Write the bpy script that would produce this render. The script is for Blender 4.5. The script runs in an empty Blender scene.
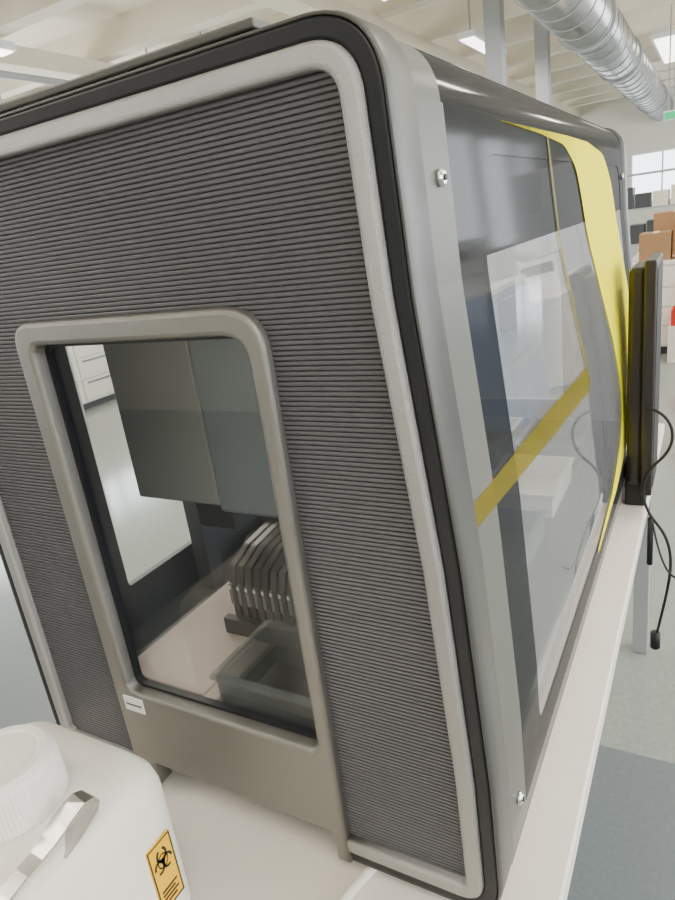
import bpy, bmesh, math, random
from mathutils import Matrix, Vector
random.seed(3)
C=1.62  # eye height
S=bpy.context.scene
# ------------------------------------------------ materials
def mat(name,col,rough=.5,metal=0,noise=0,nscale=50,bump=0,bscale=200,emis=0,spec=.5,trans=0,coat=0):
    m=bpy.data.materials.new(name);m.use_nodes=True
    nt=m.node_tree;b=nt.nodes['Principled BSDF']
    b.inputs['Base Color'].default_value=(*col,1)
    b.inputs['Roughness'].default_value=rough;b.inputs['Metallic'].default_value=metal
    b.inputs['Specular IOR Level'].default_value=spec
    b.inputs['Coat Weight'].default_value=coat
    if trans: b.inputs['Transmission Weight'].default_value=trans
    if emis:
        b.inputs['Emission Color'].default_value=(*col,1);b.inputs['Emission Strength'].default_value=emis
    tc=nt.nodes.new('ShaderNodeTexCoord')
    if noise:
        n=nt.nodes.new('ShaderNodeTexNoise');n.inputs['Scale'].default_value=nscale;n.inputs['Detail'].default_value=6
        nt.links.new(tc.outputs['Object'],n.inputs['Vector'])
        mx=nt.nodes.new('ShaderNodeMix');mx.data_type='RGBA'
        mx.inputs['A'].default_value=(*[c*(1-noise) for c in col],1);mx.inputs['B'].default_value=(*[min(1,c*(1+noise)) for c in col],1)
        nt.links.new(n.outputs['Fac'],mx.inputs['Factor']);nt.links.new(mx.outputs['Result'],b.inputs['Base Color'])
    if bump:
        n=nt.nodes.new('ShaderNodeTexNoise');n.inputs['Scale'].default_value=bscale;n.inputs['Detail'].default_value=3
        nt.links.new(tc.outputs['Object'],n.inputs['Vector'])
        bp=nt.nodes.new('ShaderNodeBump');bp.inputs['Strength'].default_value=bump;bp.inputs['Distance'].default_value=.002
        nt.links.new(n.outputs['Fac'],bp.inputs['Height']);nt.links.new(bp.outputs['Normal'],b.inputs['Normal'])
    return m
def glassy(name,tint=(1,1,1),haze=0,hazecol=(.6,.6,.6),f0=.04,rough=.02,fmax=1.0,fade=None):
    m=bpy.data.materials.new(name);m.use_nodes=True;nt=m.node_tree
    for n in list(nt.nodes): nt.nodes.remove(n)
    o=nt.nodes.new('ShaderNodeOutputMaterial')
    t=nt.nodes.new('ShaderNodeBsdfTransparent');t.inputs[0].default_value=(*tint,1)
    d=nt.nodes.new('ShaderNodeBsdfDiffuse');d.inputs[0].default_value=(*hazecol,1)
    g=nt.nodes.new('ShaderNodeBsdfGlossy');g.inputs['Roughness'].default_value=rough
    m1=nt.nodes.new('ShaderNodeMixShader');m1.inputs[0].default_value=haze
    nt.links.new(t.outputs[0],m1.inputs[1]);nt.links.new(d.outputs[0],m1.inputs[2])
    if fade:
        tc=nt.nodes.new('ShaderNodeTexCoord');sx=nt.nodes.new('ShaderNodeSeparateXYZ');nt.links.new(tc.outputs['Object'],sx.inputs[0])
        mr=nt.nodes.new('ShaderNodeMapRange');mr.inputs['From Min'].default_value=fade[0];mr.inputs['From Max'].default_value=fade[1]
        mr.inputs['To Min'].default_value=.1;mr.inputs['To Max'].default_value=haze
        nt.links.new(sx.outputs['Y'],mr.inputs['Value']);nt.links.new(mr.outputs[0],m1.inputs[0])
    lw=nt.nodes.new('ShaderNodeLayerWeight');lw.inputs['Blend'].default_value=.5
    pw=nt.nodes.new('ShaderNodeMath');pw.operation='POWER';pw.inputs[1].default_value=5
    nt.links.new(lw.outputs['Facing'],pw.inputs[0])
    ma=nt.nodes.new('ShaderNodeMath');ma.operation='MULTIPLY_ADD';ma.inputs[1].default_value=fmax-f0;ma.inputs[2].default_value=f0
    nt.links.new(pw.outputs[0],ma.inputs[0])
    m2=nt.nodes.new('ShaderNodeMixShader');nt.links.new(ma.outputs[0],m2.inputs[0])
    nt.links.new(m1.outputs[0],m2.inputs[1]);nt.links.new(g.outputs[0],m2.inputs[2])
    nt.links.new(m2.outputs[0],o.inputs[0])
    return m
M=dict(
 rib=mat('ribbed_grey_plastic',(.098,.097,.110),.36,.25,.10,300),
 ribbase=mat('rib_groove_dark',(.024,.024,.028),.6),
 silver=mat('cast_silver_paint',(.42,.415,.405),.30,.85,.14,900,.6,1400),
 frame=mat('window_frame_silver',(.25,.24,.222),.33,.75,.08,900,.35,1400),
 black=mat('black_rubber',(.003,.004,.008),.5),
 shell=mat('satin_grey_shell',(.090,.090,.084),.38,.4,.06,600,.15,900),
 darkpl=mat('dark_grey_plastic',(.05,.053,.06),.4),
 inner=mat('interior_grey_sheet',(.21,.215,.22),.4,.1),
 innerblue=mat('interior_blue_grey_sheet',(.17,.19,.215),.35,.2),
 slat=mat('rack_dark_slats',(.09,.086,.086),.35),
 pale=mat('interior_pale_panel',(.68,.68,.72),.5),
 deck=mat('deck_dark',(.09,.095,.105),.4,0,.1,20),
 pink=mat('deck_tray_pale',(.72,.60,.54),.6),
 white=mat('white_laminate',(.84,.78,.70),.45,0,.03,8),
 whitepl=mat('white_hdpe',(.92,.88,.76),.42,0,.03,30,.1,300),
 cap=mat('cap_white',(.90,.86,.79),.5),
 steel=mat('brushed_steel',(.50,.48,.46),.28,1,.15,100),
 screw=mat('screw_steel',(.7,.7,.7),.2,1),
 label=mat('white_label',(.85,.85,.85),.5),
 yel=mat('hazard_yellow',(.90,.50,.003),.5),
 ink=mat('ink_black',(.01,.01,.01),.6),
 wall=mat('wall_paint',(.72,.69,.60),.8,0,.03,3),
 ceil=mat('ceiling_paint',(.90,.83,.70),.85,0,.05,2),
 beam=mat('beam_paint',(.78,.71,.58),.8,0,.05,4),
 floorl=mat('floor_pale_vinyl',(.27,.30,.275),.13,0,.22,60,.05,20),
 floorb=mat('floor_blue_grey_vinyl',(.145,.17,.185),.28,0,.22,80,.04,30),
 duct=mat('galvanised_duct',(.42,.43,.43),.28,.9,.28,12),
 post=mat('post_grey',(.34,.36,.37),.5),
 blue=mat('cabinet_blue',(.07,.17,.42),.45),
 tan=mat('cardboard',(.34,.19,.09),.8,0,.1,20),
 red=mat('red_plastic',(.6,.03,.02),.4),
 screen=mat('screen_dark',(.022,.017,.014),.35),
 green=mat('exit_green',(.0,.4,.15),.4,emis=1),
 lamp=mat('lamp_diffuser',(1,.97,.9),.4,emis=5),
 hood=glassy('clear_hood',(.84,.86,.86),.17,(.74,.75,.80),.19,.012,.72),  # pale haze colour imitates white window reflections on the clear hood
 hoodfrost=glassy('frosted_hood_border',(.8,.82,.78),.90,(.145,.147,.128),.04,.3,.4),
 hooddark=glassy('dark_tinted_band',(.3,.3,.31),.88,(.028,.030,.032),.025,.08,.30),
 pane=glassy('side_window_pane',(.95,.97,.97),.0,(.5,.5,.5),.05,.01),
 smoke=glassy('clear_tray_plastic',(.80,.82,.83),.20,(.40,.42,.42),.12,.05),
 yband=glassy('yellow_translucent',(.95,.90,.05),.92,(1.0,.90,.0),.01,.15,.2,(.85,1.30)),
 ydim=glassy('yellow_olive',(.75,.66,.2),.55,(.24,.19,.015),.03,.15,.4),
)
# ------------------------------------------------ helpers
def empty(name):
    e=bpy.data.objects.new(name,None);S.collection.objects.link(e);return e
def link(name,me,m,parent=None,smooth=False):
    o=bpy.data.objects.new(name,me);S.collection.objects.link(o)
    if m is not None and not me.materials: me.materials.append(m)
    if parent: o.parent=parent
    if smooth:
        for p in me.polygons:p.use_smooth=True
    return o
def bm_obj(name,bm,m,parent=None,smooth=False):
    me=bpy.data.meshes.new(name);bmesh.ops.recalc_face_normals(bm,faces=bm.faces);bm.to_mesh(me);bm.free()
    return link(name,me,m,parent,smooth)
def addbox(bm,x0,x1,y0,y1,z0,z1):
    v=[bm.verts.new(p) for p in [(x0,y0,z0),(x1,y0,z0),(x1,y1,z0),(x0,y1,z0),(x0,y0,z1),(x1,y0,z1),(x1,y1,z1),(x0,y1,z1)]]
    for f in [(0,3,2,1),(4,5,6,7),(0,1,5,4),(1,2,6,5),(2,3,7,6),(3,0,4,7)]: bm.faces.new([v[i] for i in f])
def box(name,x0,x1,y0,y1,z0,z1,m,parent=None,bev=0):
    bm=bmesh.new();addbox(bm,x0,x1,y0,y1,z0,z1)
    if bev: bmesh.ops.bevel(bm,geom=bm.edges[:],offset=bev,segments=3,profile=.5,affect='EDGES')
    return bm_obj(name,bm,m,parent)
def rpoly(pts,n=8):
    out=[];N=len(pts)
    for i in range(N):
        p=Vector(pts[i][:2]);a=Vector(pts[i-1][:2]);b=Vector(pts[(i+1)%N][:2]);r=pts[i][2]
        if r<=0: out.append((p.x,p.y));continue
        u=(a-p);v=(b-p);lu=u.length;lv=v.length;u/=lu;v/=lv
        ang=math.acos(max(-1,min(1,u.dot(v))));t=min(r/math.tan(ang/2),lu*.48,lv*.48)
        s=p+u*t;e=p+v*t
        for k in range(n+1):
            q=k/n;w=(1-q)**2*s+2*q*(1-q)*(p*.94+ (s+e)*.03 if ang<2.2 else p)+q*q*e
            out.append((w.x,w.y))
    return out
def inset(pts,d):
    N=len(pts);out=[]
    A=sum(pts[i][0]*pts[(i+1)%N][1]-pts[(i+1)%N][0]*pts[i][1] for i in range(N));sg=1 if A>0 else -1
    for i in range(N):
        p=Vector(pts[i][:2]);a=Vector(pts[i-1][:2]);b=Vector(pts[(i+1)%N][:2])
        e1=(p-a).normalized();e2=(b-p).normalized()
        n1=Vector((-e1.y,e1.x))*sg;n2=Vector((-e2.y,e2.x))*sg
        k=(n1+n2)/(1+n1.dot(n2));q=p+k*d
        r=pts[i][2];out.append((q.x,q.y,max(r-d,.006) if r<.2 else r))
    return out
def plate(name,loops,plane,d0,d1,bev,m,parent=None,smooth=False):
    cu=bpy.data.curves.new(name,'CURVE');cu.dimensions='2D';cu.fill_mode='BOTH'
    for L in loops:
        sp=cu.splines.new('POLY');sp.points.add(len(L)-1)
        for i,p in enumerate(L): sp.points[i].co=(p[0],p[1],0,1)
        sp.use_cyclic_u=True
    cu.extrude=abs(d1-d0)/2-bev;cu.bevel_depth=bev;cu.bevel_resolution=2;cu.offset=-bev
    o=bpy.data.objects.new(name,cu);S.collection.objects.link(o)
    dg=bpy.context.evaluated_depsgraph_get();me=bpy.data.meshes.new_from_object(o.evaluated_get(dg))
    bpy.data.objects.remove(o)
    mid=(d0+d1)/2
    for v in me.vertices:
        x,y,z=v.co
        v.co=(x,mid-z,y) if plane=='XZ' else ((mid+z,x,y) if plane=='YZ' else (x,y,mid+z))
    me.materials.clear()
    return link(name,me,m,parent,smooth)
def tube(name,pts,r,m,parent=None,closed=False,bez=True):
    cu=bpy.data.curves.new(name,'CURVE');cu.dimensions='3D'
    sp=cu.splines.new('NURBS' if bez else 'POLY');sp.points.add(len(pts)-1)
    for i,p in enumerate(pts): sp.points[i].co=(*p,1)
    if bez: sp.order_u=4;sp.use_endpoint_u=True
    sp.resolution_u=10;cu.bevel_depth=r;cu.bevel_resolution=4;cu.use_fill_caps=True
    o=bpy.data.objects.new(name,cu);S.collection.objects.link(o)
    dg=bpy.context.evaluated_depsgraph_get();me=bpy.data.meshes.new_from_object(o.evaluated_get(dg))
    bpy.data.objects.remove(o);me.materials.clear()
    return link(name,me,m,parent,True)
def cyl(name,c,r,h,axis,m,parent=None,n=32,bev=0):
    bm=bmesh.new();bmesh.ops.create_cone(bm,cap_ends=True,segments=n,radius1=r,radius2=r,depth=h)
    if bev: bmesh.ops.bevel(bm,geom=[e for e in bm.edges if abs(e.verts[0].co.z-e.verts[1].co.z)<1e-6],offset=bev,segments=2,affect='EDGES')
    R={'z':Matrix(),'x':Matrix.Rotation(math.pi/2,4,'Y'),'y':Matrix.Rotation(math.pi/2,4,'X')}[axis]
    bmesh.ops.transform(bm,matrix=Matrix.Translation(c)@R,verts=bm.verts)
    o=bm_obj(name,bm,m,parent)
    for p in o.data.polygons: p.use_smooth=len(p.vertices)==4
    return o
# ================================================= WORKSTATION
W=empty('liquid_handling_workstation')
def Z(z): return z+C
O=[(-.172,-.745,.045),(-.174,-.56,.5),(-.187,-.31,.5),(-.210,-.06,.5),(-.219,.152,.06),(-.905,.152,.06),(-.905,-.745,.05)]
def zz(L): return [(p[0],p[1]+C)+tuple(p[2:]) for p in L]
SO=inset(O,.016); RO=inset(O,.036)
rO=rpoly(O,12);rS=rpoly(SO,12);rR=rpoly(RO,12)
def openp(L,zb,xr=-.362,xl=-.719): return [(xr,zb)]+L+[(xl,zb)]
def notch(outer,zbo,inner,zbi):
    a=openp(outer,zbo);b=openp(inner,zbi);return a+b[::-1]
zbO,zbS,zbR=-.745,-.729,-.709
plate('black_gasket',[zz(notch(rO,zbO,rS,zbS))],'XZ',.494,.56,.003,M['black'],W)
plate('silver_border',[zz(notch(rS,zbS,rR,zbR))],'XZ',.489,.55,.005,M['silver'],W)
winpath=[(-.719,-.09),(-.717,-.075),(-.708,-.062),(-.69,-.058),(-.40,-.058),(-.378,-.064),(-.366,-.078),(-.362,-.10)]
P=openp(rR,zbR)+winpath
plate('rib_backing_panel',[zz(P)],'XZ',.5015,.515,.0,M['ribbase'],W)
bm=bmesh.new();pitch=.0049;z=zbR+.003
def scan(poly,z):
    xs=[]
    for i in range(len(poly)):
        a=poly[i-1];b=poly[i]
        if (a[1]>z)!=(b[1]>z): xs.append(a[0]+(z-a[1])/(b[1]-a[1])*(b[0]-a[0]))
    return sorted(xs)
while z<.116:
    xs=scan(P,z)
    for i in range(0,len(xs)-1,2):
        x0,x1=xs[i],xs[i+1]
        if x1-x0<.004: continue
        prof=[(.502,z-.0020),(.5002,z-.0018),(.4996,z-.0011),(.4996,z+.0011),(.5002,z+.0018),(.502,z+.0020)]
        a=[bm.verts.new((x0,p[0],p[1]+C)) for p in prof];b=[bm.verts.new((x1,p[0],p[1]+C)) for p in prof]
        for k in range(5): bm.faces.new((a[k],a[k+1],b[k+1],b[k]))
        bm.faces.new(a);bm.faces.new(b[::-1])
    z+=pitch
bm_obj('horizontal_ribs',bm,M['rib'],W)
fo=rpoly([(-.722,-.745,0),(-.722,-.056,.03),(-.359,-.056,.045),(-.359,-.748,0),(-.378,-.748,0),(-.378,-.703,.008),(-.682,-.703,.008),(-.682,-.745,0)])
fi=rpoly([(-.693,-.083,.014),(-.379,-.083,.03),(-.379,-.577,.014),(-.693,-.577,.014)])
plate('side_window_frame',[zz(fo),zz(fi)],'XZ',.488,.520,.006,M['frame'],W)
plate('side_window_seal',[zz(rpoly([(-.697,-.079,.014),(-.375,-.079,.03),(-.375,-.581,.014),(-.697,-.581,.014)])),zz(rpoly([(-.689,-.088,.012),(-.383,-.088,.028),(-.383,-.573,.012),(-.689,-.573,.012)]))],'XZ',.506,.516,0,M['black'],W)
plate('side_window_pane',[zz(rpoly([(-.696,-.081,.014),(-.377,-.081,.03),(-.377,-.579,.014),(-.696,-.579,.014)]))],'XZ',.513,.513,0,M['pane'],W)
box('serial_label',-.704,-.667,.4865,.488,Z(-.608),Z(-.584),M['label'],W)
bm=bmesh.new()
for i in range(9): addbox(bm,-.700+i*.0034,-.700+i*.0034+.0018,.4858,.4866,Z(-.5975),Z(-.595))
bm_obj('serial_label_print',bm,M['ink'],W)
def sweep(name,prof,ys,m,closed=True,parent=W,smooth=True,insets=None):
    bm=bmesh.new();rows=[]
    for j,y in enumerate(ys):
        L=prof if insets is None else insets[j]
        rows.append([bm.verts.new((p[0],y,p[1]+C)) for p in L])
    n=len(rows[0])
    for j in range(len(rows)-1):
        for i in range(n if closed else n-1):
            bm.faces.new((rows[j][i],rows[j][(i+1)%n],rows[j+1][(i+1)%n],rows[j+1][i]))
    return bm_obj(name,bm,m,parent,smooth)
O2=inset(O,-.004)
def op(o): return openp(rpoly(o,12),o[0][1])
sweep('end_rim',None,[.499,.494,.496,.502,.545,.547,.545],M['shell'],False,
      insets=[op(O),op(inset(O,-.0005)),op(inset(O,-.003)),op(O2),op(O2),op(inset(O,-.002)),op(inset(O,.02))])
sweep('far_end_rim',None,[1.96,1.96,2.015,2.022,2.024],M['shell'],True,
      insets=[rpoly(inset(O,.02),12),rpoly(O2,12),rpoly(O2,12),rpoly(inset(O,.001),12),rpoly(inset(O,.02),12)])
plate('far_end_panel',[zz(rpoly(inset(O,.014),8)),zz(fi)],'XZ',1.985,2.0,.002,M['pale'],W)
prof=rpoly(O,14)
hood=[(-.172,-.722)]+[p for p in prof if p[0]>-.318 and p[1]>-.72]+[(-.318,.152)]
def fx(z):
    for i in range(len(hood)-1):
        a,b=hood[i],hood[i+1]
        if a[1]<=z<=b[1] and b[1]>a[1]:
            return a[0]+(z-a[1])/(b[1]-a[1])*(b[0]-a[0])
    return hood[-1][0]
front=[p for p in hood if p[1]<=.0925] ; top=[p for p in hood if p[1]>=.0925]
top=[front[-1]]+top
sweep('clear_front_hood',front,[.702,1.94],M['hood'],False,smooth=True)
def surf(name,poly,m,off=0):
    o=plate(name,[[(p[0],p[1]) for p in L] for L in poly],'YZ',0,0,0,m,W)
    bm=bmesh.new();bm.from_mesh(o.data)
    bmesh.ops.remove_doubles(bm,verts=bm.verts,dist=1e-5)
    for k in range(-72,10,3):
        bmesh.ops.bisect_plane(bm,geom=bm.verts[:]+bm.edges[:]+bm.faces[:],plane_co=(0,0,k/100),plane_no=(0,0,1))
    for v in bm.verts: v.co.x=fx(max(-.721,v.co.z))+off; v.co.z+=C
    bm.to_mesh(o.data);bm.free();return o
surf('hood_dark_mask',[[(.615,-.70),(.615,.0925),(1.94,.0925),(1.94,-.70)],rpoly([(.705,-.655,.03),(.705,.054,.06),(1.88,.054,.06),(1.88,-.655,.03)],10)],M['hooddark'],.001)
surf('hood_frosted_border',[[(.545,-.722),(.545,.0925),(.617,.0925),(.617,-.70),(1.94,-.70),(1.94,-.722)]],M['hoodfrost'],.0012)
sweep('hood_top_curve',top,[.615,1.94],M['hooddark'],False)
sweep('hood_top_border',top,[.545,.615],M['hoodfrost'],False)
surf('yellow_curved_band',[rpoly([(.78,.090,0),(1.0,.086,0),(1.17,.078,.2),(1.27,.045,.2),(1.31,-.01,.2),(1.36,-.09,.2),(1.44,-.19,.2),(1.54,-.31,.2),(1.62,-.42,.2),(1.64,-.50,.1),(1.57,-.57,.2),(1.43,-.63,.2),(1.22,-.66,0),(1.22,-.672,0),(1.5,-.655,.2),(1.75,-.60,.2),(1.88,-.52,.2),(1.92,-.40,.2),(1.89,-.25,.2),(1.80,-.10,.2),(1.71,.02,.2),(1.60,.075,.2),(1.4,.091,0),(1.2,.0925,0)],4)],M['yband'],.002)  # translucent yellow band along the hood, fainter towards the near end
surf('yellow_strip',[[(.548,-.265),(.548,-.29),(.9,-.315),(1.2,-.335),(1.22,-.32),(1.2,-.29),(.9,-.275)]],M['ydim'],.002)  # dimmer olive-yellow stripe lying on the hood surface
surf('yellow_thin_line',[[(1.04,.09),(1.09,-.08),(1.17,-.24),(1.2,-.30),(1.212,-.30),(1.182,-.24),(1.102,-.08),(1.052,.09)]],M['ydim'],.002)  # narrow olive-yellow line on the hood surface
box('top_panel',-.88,-.318,.545,1.96,Z(.140),Z(.150),M['darkpl'],W)
box('top_glass_slab',-.93,-.325,.500,1.96,Z(.158),Z(.166),M['shell'],W,.002)
plate('rear_wall',[zz([(.545,-.73),(.545,.14),(1.96,.14),(1.96,-.73)]),zz(rpoly([(.685,-.555,.01),(.685,.07,.01),(1.8,.07,.01),(1.8,-.555,.01)]))],'YZ',-.897,-.885,0,M['darkpl'],W)
box('deck_base',-.885,-.19,.52,1.96,Z(-.70),Z(-.635),M['deck'],W)
box('front_sill',-.20,-.180,.56,1.95,Z(-.735),Z(-.69),M['white'],W,.003)
for i,(x,y) in enumerate([(-.62,1.05),(-.25,1.05),(-.62,1.8),(-.25,1.8)]):
    cyl('foot_%d'%i,(x,y,Z(-.7325)),.025,.065,'z',M['black'],W)
for i,(y,z) in enumerate([(.585,.03),(.585,-.66),(1.92,.03),(1.90,-.66)]):
    cyl('hood_screw_%d'%i,(fx(z)+.003,y,Z(z)),.0075,.008,'x',M['screw'],W,24,.002)
    cyl('hood_screw_socket_%d'%i,(fx(z)+.0072,y,Z(z)),.003,.002,'x',M['ink'],W,6)
G='gantry_'
box(G+'head_housing',-.762,-.60,.65,.95,Z(-.353),Z(.10),M['inner'],W,.004)
box(G+'head_cover',-.598,-.33,.645,.95,Z(-.36),Z(.10),M['innerblue'],W,.006)
box(G+'rail',-.70,-.62,.95,1.95,Z(.02),Z(.10),M['inner'],W,.003)
box(G+'arm',-.85,-.3,1.2,1.4,Z(-.02),Z(.08),M['inner'],W,.005)
box(G+'arm_head',-.55,-.42,1.12,1.25,Z(-.33),Z(.04),M['inner'],W,.006)
for i in range(2):
    box('rear_post_%d'%i,-.86,-.825,.83+i*.5,.865+i*.5,Z(-.64),Z(.13),M['darkpl'],W,.002)
box('under_head_bracket',-.70,-.62,.70,.80,Z(-.42),Z(-.355),M['darkpl'],W,.004)
box('deck_tray',-.80,-.60,.54,.86,Z(-.635),Z(-.622),M['pink'],W,.003)
box('deck_tray_inset',-.775,-.625,.56,.84,Z(-.624),Z(-.619),M['pink'],W,.002)
bm=bmesh.new()
for i in range(12):
    x=-.675+i*.0165
    L=[(.715,-.622),(.715,-.53),(.725,-.50),(.77,-.483),(.845,-.475),(.845,-.622)]
    a=[bm.verts.new((x,p[0],p[1]+C)) for p in L];b=[bm.verts.new((x+.011,p[0],p[1]+C)) for p in L]
    bm.faces.new(a);bm.faces.new(b[::-1])
    for k in range(6): bm.faces.new((a[k],a[(k+1)%6],b[(k+1)%6],b[k]))
addbox(bm,-.69,-.48,.846,.86,Z(-.622),Z(-.46));addbox(bm,-.69,-.48,.700,.714,Z(-.622),Z(-.59))
bm_obj('slotted_rack',bm,M['slat'],W)
bm=bmesh.new()
for i in range(12): addbox(bm,-.673+i*.0165,-.667+i*.0165,.709,.7145,Z(-.565),Z(-.528))
bm_obj('slotted_rack_tips',bm,M['inner'],W)
bm=bmesh.new()
for i in range(12): addbox(bm,-.672+i*.0165,-.668+i*.0165,.7075,.7095,Z(-.536),Z(-.530))
bm_obj('rack_tip_ends',bm,M['label'],W)
def tray(nm,x0,x1,y0,y1,z0,z1,m):
    bm=bmesh.new();t=.004
    addbox(bm,x0,x1,y0,y1,z0,z0+t)
    addbox(bm,x0,x0+t,y0,y1,z0+t,z1);addbox(bm,x1-t,x1,y0,y1,z0+t,z1)
    addbox(bm,x0+t,x1-t,y0,y0+t,z0+t,z1);addbox(bm,x0+t,x1-t,y1-t,y1,z0+t,z1)
    addbox(bm,x0-.006,x1+.006,y0-.006,y0,z1-.006,z1);addbox(bm,x0-.006,x1+.006,y1,y1+.006,z1-.006,z1)
    addbox(bm,x0-.006,x0,y0,y1,z1-.006,z1);addbox(bm,x1,x1+.006,y0,y1,z1-.006,z1)
    bm_obj(nm,bm,m,W)
tray('clear_waste_tray',-.565,-.395,.535,.665,Z(-.634),Z(-.548),M['smoke'])
box('black_tip_box',-.55,-.41,.55,.65,Z(-.628),Z(-.605),M['darkpl'],W,.003)
box('black_tube_box',-.51,-.345,.675,.80,Z(-.634),Z(-.492),M['darkpl'],W,.006)
box('tube_box_cover',-.505,-.35,.68,.795,Z(-.492),Z(-.484),M['slat'],W,.003)
for j in range(3):
    for i in range(3):
        tray('deck_carrier_%d%d'%(i,j),-.80+i*.19,-.65+i*.19,.98+j*.3,1.2+j*.3,Z(-.634),Z(-.58),M['white'] if (i+j)%2 else M['inner'])
# ================================================= TABLE
T=empty('laboratory_table')
box('table_top',-.975,-.118,-.9,2.35,Z(-.80),Z(-.765),M['white'],T,.004)
for i,(x,y) in enumerate([(-.93,-.8),(-.17,-.8),(-.93,2.25),(-.17,2.25),(-.93,.8)]):
    box('table_leg_%d'%i,x-.025,x+.025,y-.025,y+.025,0,Z(-.80),M['post'],T,.003)
box('table_rail_front',-.19,-.15,-.78,2.23,Z(-.86),Z(-.80),M['post'],T)
box('table_rail_rear',-.95,-.91,-.78,2.23,Z(-.86),Z(-.80),M['post'],T)
# ================================================= CARBOY
K=empty('plastic_carboy')
def srect(cx,cy,hx,hy,p,n=64):
    L=[]
    for i in range(n):
        t=2*math.pi*i/n;c,s=math.cos(t),math.sin(t)
        L.append((cx+hx*math.copysign(abs(c)**(2/p),c),cy+hy*math.copysign(abs(s)**(2/p),s)))
    return L
def loft(name,secs,m,parent,capb=True,capt=True):
    bm=bmesh.new();rows=[]
    for (cx,cy,hx,hy,p,z) in secs: rows.append([bm.verts.new((a,b,z+C)) for a,b in srect(cx,cy,hx,hy,p)])
    n=64
    for j in range(len(rows)-1):
        for i in range(n): bm.faces.new((rows[j][i],rows[j][(i+1)%n],rows[j+1][(i+1)%n],rows[j+1][i]))
    if capb: bm.faces.new(rows[0])
    if capt: bm.faces.new(rows[-1])
    return bm_obj(name,bm,m,parent,True)
cx,cy=-.628,.252
loft('carboy_body',[(cx,cy,.10,.11,6,-.764),(cx,cy,.118,.128,6,-.758),(cx,cy,.122,.132,7,-.74),(cx,cy,.122,.134,7,-.60),(cx,cy,.1215,.1335,7,-.562),(cx,cy,.118,.130,7,-.545),(cx,cy,.108,.120,6,-.533),(cx+.01,cy,.08,.09,4,-.525),(cx+.025,cy+.01,.054,.054,2,-.519),(cx+.025,cy+.01,.046,.046,2,-.51),(cx+.025,cy+.01,.046,.046,2,-.48)],M['whitepl'],K)
bm=bmesh.new();rows=[];n=240
for z,r,k in [(-.512,.052,1),(-.509,.054,1),(-.466,.0535,1),(-.459,.051,.3),(-.455,.046,0),(-.455,.040,0),(-.457,.037,0),(-.457,.0,0)]:
    if r==0: v=bm.verts.new((cx+.025,cy+.01,z+C));[bm.faces.new((rows[-1][i],rows[-1][(i+1)%n],v)) for i in range(n)];break
    rows.append([bm.verts.new((cx+.025+(r-(k*.0007 if i%3==0 else 0))*math.cos(2*math.pi*i/n),cy+.01+(r-(k*.0007 if i%3==0 else 0))*math.sin(2*math.pi*i/n),z+C)) for i in range(n)])
    if len(rows)>1:
        for i in range(n): bm.faces.new((rows[-2][i],rows[-2][(i+1)%n],rows[-1][(i+1)%n],rows[-1][i]))
bm_obj('carboy_cap',bm,M['cap'],K,False)
def ribbon(name,pts,w,t,m,parent):
    bm=bmesh.new();rows=[]
    for i,p in enumerate(pts):
        ww=w*(p[3] if len(p)>3 else 1)
        p=Vector(p[:3]);a=Vector(pts[max(0,i-1)][:3]);b=Vector(pts[min(len(pts)-1,i+1)][:3])
        d=(b-a).normalized();side=Vector((1,.0,0));side=(side-d*side.dot(d)).normalized();nn=d.cross(side)
        rows.append([bm.verts.new(p+side*sx*ww/2+nn*sy*t/2+Vector((0,0,C))) for sx,sy in ((-1,-1),(1,-1),(1,1),(-1,1))])
    for j in range(len(rows)-1):
        for i in range(4): bm.faces.new((rows[j][i],rows[j][(i+1)%4],rows[j+1][(i+1)%4],rows[j+1][i]))
    bm.faces.new(rows[0]);bm.faces.new(rows[-1])
    return bm_obj(name,bm,m,parent,False)
ribbon('steel_strap',[(-.524,.128,-.560,.9),(-.524,.135,-.548,.9),(-.524,.15,-.536,.9),(-.524,.17,-.527,.9),(-.523,.192,-.519,.85),(-.522,.212,-.514,.8),(-.521,.228,-.511,.85),(-.520,.242,-.506,1),(-.519,.256,-.499,1.1),(-.516,.268,-.492,1.1),(-.514,.278,-.489,1.05),(-.513,.287,-.492,1),(-.513,.290,-.499,1),(-.514,.287,-.508,.9),(-.518,.278,-.518,.8),(-.522,.266,-.528,.8),(-.525,.250,-.535,.8)],.021,.0022,M['steel'],K)
lx=-.5055
box('hazard_label',lx-.001,lx+.0012,.322,.357,Z(-.700),Z(-.610),M['yel'],K)
bm=bmesh.new()
yc,zc=.3395,-.637
def lb(y0,y1,z0,z1): addbox(bm,lx+.001,lx+.0018,y0,y1,Z(z0),Z(z1))
lb(.3225,.3240,-.6995,-.6105);lb(.3550,.3565,-.6995,-.6105);lb(.3225,.3565,-.6120,-.6105);lb(.3225,.3565,-.6995,-.6975)
for i in range(4): lb(.328,.351-.004*(i%2),-.676-.0055*i,-.6735-.0055*i)
def ring(y,z,r,w,gap=None):
    n=28
    for i in range(n):
        a0,a1=2*math.pi*i/n,2*math.pi*(i+1)/n
        if gap is not None and abs(((a0+a1)/2-gap+math.pi)%(2*math.pi)-math.pi)<.5: continue
        vs=[bm.verts.new((lx+.0019,y+rr*math.cos(a),Z(z)+rr*math.sin(a)*1.25)) for rr,a in ((r-w,a0),(r,a0),(r,a1),(r-w,a1))]
        bm.faces.new(vs)
for k in range(3):
    a=math.pi/2+k*2*math.pi/3
    ring(yc+.0068*math.cos(a),zc+.0085*math.sin(a),.0078,.0026,a)
ring(yc,zc,.0078,.0015);ring(yc,zc,.003,.003)
bm_obj('hazard_symbol',bm,M['ink'],K)
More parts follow.
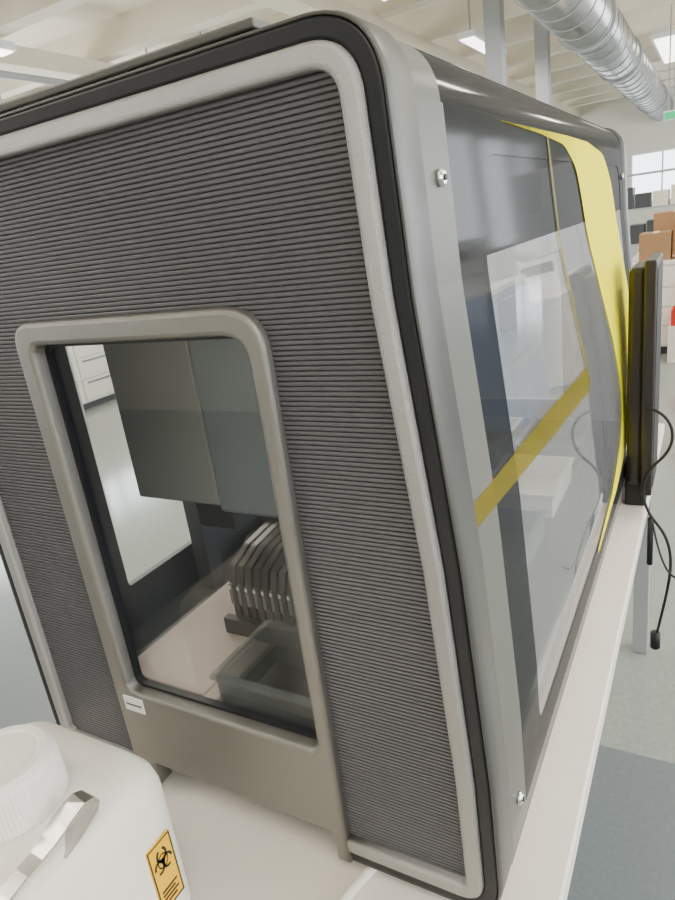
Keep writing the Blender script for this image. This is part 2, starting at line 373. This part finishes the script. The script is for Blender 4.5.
tube('plastic_tubing',[(-.30,.60,Z(-.757)),(-.34,.50,Z(-.757)),(-.36,.42,Z(-.757)),(-.35,.33,Z(-.757)),(-.40,.2,Z(-.757)),(-.45,.0,Z(-.757))],.006,M['cap'])
# ================================================= MONITOR edge-on + cable
D=empty('touchscreen_monitor')
box('monitor_body',-.166,-.128,1.64,1.80,Z(-.70),Z(-.170),M['screen'],D,.012)
box('monitor_bezel',-.132,-.106,1.625,1.81,Z(-.72),Z(-.155),M['screen'],D,.005)
box('monitor_foot',-.17,-.121,1.66,1.78,Z(-.764),Z(-.69),M['ink'],D,.005)
box('monitor_screen',-.1065,-.1045,1.64,1.795,Z(-.70),Z(-.175),M['ink'],D,.0005)
e=empty('power_cord')
tube('cord_cable',[(-.12,1.62,Z(-.49)),(-.09,1.6,Z(-.49)),(-.055,1.6,Z(-.53)),(-.07,1.6,Z(-.60)),(-.11,1.6,Z(-.63)),(-.13,1.6,Z(-.70)),(-.105,1.6,Z(-.765)),(-.075,1.6,Z(-.795)),(-.05,1.6,Z(-.87)),(-.062,1.6,Z(-.97)),(-.082,1.6,Z(-1.09))],.0035,M['ink'],e)
cyl('cable_plug',(-.086,1.6,Z(-1.115)),.012,.05,'z',M['ink'],e,16,.003)
tube('cord_branch',[(-.10,1.6,Z(-.775)),(-.08,1.55,Z(-.85)),(-.055,1.5,Z(-.89)),(-.02,1.5,Z(-.86))],.0025,M['ink'],e)
cyl('cord_clip_rod',(-.104,1.60,Z(-.83)),.007,.13,'z',M['ink'],e,16,.002)
# ================================================= ROOM
XL,XR,YN,YF,H=-10,4.2,-4,24,4.5
box('floor',XL,XR,1.72,YF,-.1,0,M['floorl'])
box('floor_blue_section',XL,XR,YN,1.72,-.1,0,M['floorb'])
box('ceiling',XL,XR,YN,YF,H,H+.1,M['ceil'])
def rc(a,b,c,d): return [(a,c),(b,c),(b,d),(a,d)]
plate('wall_right',[rc(YN,YF,0,H)]+[rc(-2+i*3,.4+i*3,1.0,3.6) for i in range(8)],'YZ',XR,XR+.15,0,M['wall'])
plate('wall_left',[rc(YN,YF,0,H)]+[rc(-2+i*3,.4+i*3,1.0,3.2) for i in range(8)],'YZ',XL-.15,XL,0,M['wall'])
plate('wall_far',[rc(XL,XR,0,H)]+[rc(-9+i*2.2,-7.2+i*2.2,1.1,2.6) for i in range(6)],'XZ',YF,YF+.15,0,M['wall'])
box('wall_near',XL,XR,YN-.15,YN,0,H,M['wall'])
def winframe(nm,x0,x1,y0,y1,z0,z1,ax):
    e=empty(nm);t=.05
    bm=bmesh.new()
    addbox(bm,x0,x1,y0,y1,z0,z0+t);addbox(bm,x0,x1,y0,y1,z1-t,z1)
    if ax=='x':
        for q in (y0,(y0+y1-t)/2,y1-t): addbox(bm,x0,x1,q,q+t,z0+t,z1-t)
    else:
        for q in (x0,(x0+x1-t)/2,x1-t): addbox(bm,q,q+t,y0,y1,z0+t,z1-t)
    bm_obj('window_frame',bm,M['label'],e)
for i in range(8):
    winframe('window_%d'%(i+1),XR+.03,XR+.09,-2+i*3,.4+i*3,1.0,3.6,'x')
    winframe('window_%d'%(i+9),XL-.09,XL-.03,-2+i*3,.4+i*3,1.0,3.2,'x')
for i in range(6): winframe('window_%d'%(i+17),-9+i*2.2,-7.2+i*2.2,YF+.03,YF+.09,1.1,2.6,'y')
e=empty('ceiling_beams')
bm=bmesh.new()
for i in range(16):
    y=-3+i*1.7
    addbox(bm,XL,XR,y,y+.22,H-.38,H)
bm_obj('cross_beams',bm,M['beam'],e)
for i,x in enumerate((-7.5,-4.2,3.4)):
    box('main_beam',x,x+.3,YN,YF,H-.6,H-.385,M['beam'],e)
for i,(x,y) in enumerate([(-2.43,9.0),(-2.50,12.0),(-5.75,4.3),(-6.0,9)]):
    box('support_post',x-.1,x+.1,y-.1,y+.1,0,H,M['post'],None,.005)
for i,(x,y) in enumerate([(-6.5,1),(-6.5,4.5),(-6.5,8),(-3,-1),(-3,2.6),(-3,6.5),(-3,10.5),(1.2,-1),(1.2,3),(1.2,7),(1.2,12)]):
    e=empty('ceiling_lamp' )
    box('lamp_housing',x-.12,x+.12,y-.8,y+.8,H-.72,H-.64,M['label'],e)
    box('lamp_tube',x-.09,x+.09,y-.77,y+.77,H-.735,H-.72,M['lamp'],e)
    for s in (-.6,.6): box('lamp_rod',x-.01,x+.01,y+s-.01,y+s+.01,H-.64,H,M['post'],e)
    L=bpy.data.lights.new('lamp_light','AREA');L.shape='RECTANGLE';L.size=.2;L.size_y=1.6;L.energy=60;L.color=(1,.93,.80)
    lo=bpy.data.objects.new('lamp_light',L);S.collection.objects.link(lo);lo.location=(x,y,H-.76);lo.parent=e
e=empty('skylight_stand_in');box('skylight_frame',-1.15,-.55,14.5,17.5,H-.46,H-.385,M['label'],e);box('skylight_glow',-1.1,-.6,14.55,17.45,H-.475,H-.46,M['lamp'],e)  # glowing panel added in place of a skylight opening
Dk=empty('ventilation_duct')
dx,dz,dr=-1.56,Z(2.1),.34
cyl('duct_pipe',(dx,12.7,dz),dr,22,'y',M['duct'],Dk,48)
for i in range(38):
    cyl('duct_seam',(dx,1.8+i*.58,dz),dr+.012,.03,'y',M['duct'],Dk,48)
for i in range(6):
    cyl('duct_collar',(dx,3.3+i*3.4,dz),dr+.03,.09,'y',M['post'],Dk,48)
    tube('duct_hanger',[(dx,3.3+i*3.4,dz+dr),(dx,3.3+i*3.4,H)],.012,M['post'],Dk,bez=False)
e=empty('electrical_conduit')
tube('conduit_pipe',[(-5.5,1.5,Z(1.75)),(-5.5,4,Z(1.75)),(-5.5,4.2,Z(1.75)),(-5.5,4.25,Z(1.85)),(-5.5,4.25,Z(2.8))],.03,M['label'],e)
tube('conduit_run',[(-7,-1,Z(2.1)),(-7,14,Z(2.1))],.04,M['post'],e,bez=False)
def bench(x0,x1,y0,y1,h,mc,nd=3,nm='storage_bench'):
    e=empty(nm)
    box('carcass',x0+.02,x1-.02,y0+.02,y1-.02,.08,h-.04,mc,e)
    box('worktop',x0,x1,y0,y1,h-.04,h,M['white'],e,.004)
    box('plinth',x0+.06,x1-.06,y0+.06,y1-.06,0,.08,M['darkpl'],e)
    k=round((y1-y0)/.5);w=(y1-y0-.06)/k
    b1=bmesh.new();b2=bmesh.new()
    for j in range(nd):
        zz0=.11+j*(h-.17)/nd;zz1=.10+(j+1)*(h-.17)/nd
        for i in range(k):
            for xx,s in ((x0+.02,-1),(x1-.02,1)):
                addbox(b1,min(xx,xx+s*.018),max(xx,xx+s*.018),y0+.035+i*w,y0+.02+(i+1)*w,zz0,zz1-.005)
                addbox(b2,min(xx+s*.018,xx+s*.03),max(xx+s*.018,xx+s*.03),y0+.1+i*w,y0-.04+(i+1)*w,zz1-.05,zz1-.035)
        k2=round((x1-x0)/.5);w2=(x1-x0-.06)/k2
        for i in range(k2): addbox(b1,x0+.035+i*w2,x0+.02+(i+1)*w2,y0+.002,y0+.02,zz0,zz1-.005)
    bm_obj('drawers',b1,mc,e);bm_obj('handles',b2,M['steel'],e)
    return e
bench(1.15,1.9,5.2,6.2,1.25,M['blue'],nd=2)
bench(.95,1.75,6.5,9.5,.95,M['white'])
bench(2.6,3.4,1.5,5.0,.95,M['white'])
bench(-.75,.15,7.2,9.4,.92,M['white'],nd=4)
bench(-7.2,-6.3,1.5,5.5,.92,M['white'])
bench(-4.6,-3.7,5.2,8,.92,M['blue'])
bench(-9,-8.1,1,8,.92,M['blue'])
bench(.45,2.3,10.5,11.2,2.3,M['pale'],nd=2,nm='added_white_reflector')  # unseen pale block added to whiten what the hood mirrors
for i,(x,y,z,a,b,c,m) in enumerate([(-.5,7.4,.921,.28,.3,.26,'tan'),(-.2,7.4,.921,.26,.3,.33,'tan'),(-.35,7.9,.921,.4,.3,.42,'tan'),(1.5,5.6,1.251,.3,.4,.25,'label'),(1.3,7.5,.951,.4,.4,.35,'label'),(-6.8,2.6,.921,.4,.5,.45,'label'),(-6.8,4.2,.921,.4,.6,.3,'inner'),(-4.1,6,.921,.4,.5,.4,'label')]):
    e=empty('cardboard_box' if m=='tan' else 'benchtop_instrument')
    box('body',x-a/2,x+a/2,y-b/2,y+b/2,z,z+c,M[m],e,.008 if m!='tan' else .002)
    if m=='tan': box('tape',x-.025,x+.025,y-b/2-.001,y+b/2+.001,z+c-.001,z+c+.001,M['beam'],e)
    else:
        box('front_display',x-a/2+.03,x+a/2-.03,y-b/2-.006,y-b/2,z+c*.55,z+c*.85,M['screen'],e,.002)
        box('lid',x-a/2+.02,x+a/2-.02,y-b/2+.03,y+b/2-.03,z+c,z+c+.02,M['post'],e,.004)
e=empty('red_storage_bin');bm=bmesh.new()
addbox(bm,-.32,-.08,6.85,7.1,0.35,.36);addbox(bm,-.32,-.31,6.85,7.1,.36,.5);addbox(bm,-.09,-.08,6.85,7.1,.36,.5);addbox(bm,-.31,-.09,6.85,6.86,.36,.5);addbox(bm,-.31,-.09,7.09,7.1,.36,.5)
bm_obj('bin',bm,M['red'],e);box('bin_stand',-.34,-.06,6.83,7.12,0,.35,M['white'],e,.004)
e=empty('shelving_unit')
b1=bmesh.new();b2=bmesh.new();b3=bmesh.new()
for x in (-1.9,-.2):
    for y in (11,11.5): addbox(b1,x-.02,x+.02,y-.02,y+.02,0,1.8)
for z in (.3,.8,1.3,1.78): addbox(b1,-1.92,-.18,10.98,11.52,z,z+.025)
for z in (.325,.825,1.325):
    x=-1.86
    while x<-.5:
        ww=random.uniform(.1,.3);hh=random.uniform(.12,.33)
        addbox(random.choice((b2,b3)),x,x+ww,11.05,11.4,z,z+hh);x+=ww+.03
bm_obj('shelf_frame',b1,M['post'],e);bm_obj('shelf_supplies_light',b2,M['beam'],e);bm_obj('shelf_supplies_dark',b3,M['darkpl'],e)
e=empty('exit_sign');box('sign_face',-.80,-.62,13,13.04,2.6,2.70,M['green'],e);box('sign_case',-.82,-.60,13.04,13.1,2.58,2.72,M['label'],e)
for s in (-.75,-.67): box('sign_rod',s-.01,s+.01,13.05,13.07,2.72,H,M['post'],e)
# ================================================= LIGHT
w=bpy.data.worlds.new('daylight');S.world=w;w.use_nodes=True
bg=w.node_tree.nodes['Background'];bg.inputs[0].default_value=(.86,.94,1,1);bg.inputs[1].default_value=5
def area(n,loc,rot,sx,sy,e,col):
    L=bpy.data.lights.new(n,'AREA');L.shape='RECTANGLE';L.size=sx;L.size_y=sy;L.energy=e;L.color=col
    o=bpy.data.objects.new(n,L);S.collection.objects.link(o);o.location=loc;o.rotation_euler=rot;return o
area('daylight_right',(XR+.3,8,2.3),(0,math.pi/2,0),2.6,24,900,(.96,.98,1))
area('daylight_left',(XL-.3,8,2.1),(0,-math.pi/2,0),2.2,24,800,(.97,.99,1))
# ================================================= CAMERA
cd=bpy.data.cameras.new('camera');co=bpy.data.objects.new('camera',cd);S.collection.objects.link(co)
cd.sensor_fit='VERTICAL';cd.sensor_height=36;cd.lens=26.0;cd.clip_start=.02
R=Matrix(((.8706,-.0464,.4898),(.4745,.342,-.8111),(-.1298,.9386,.3198)))
co.matrix_world=Matrix.Translation((0,0,C))@R.to_4x4()
S.camera=co
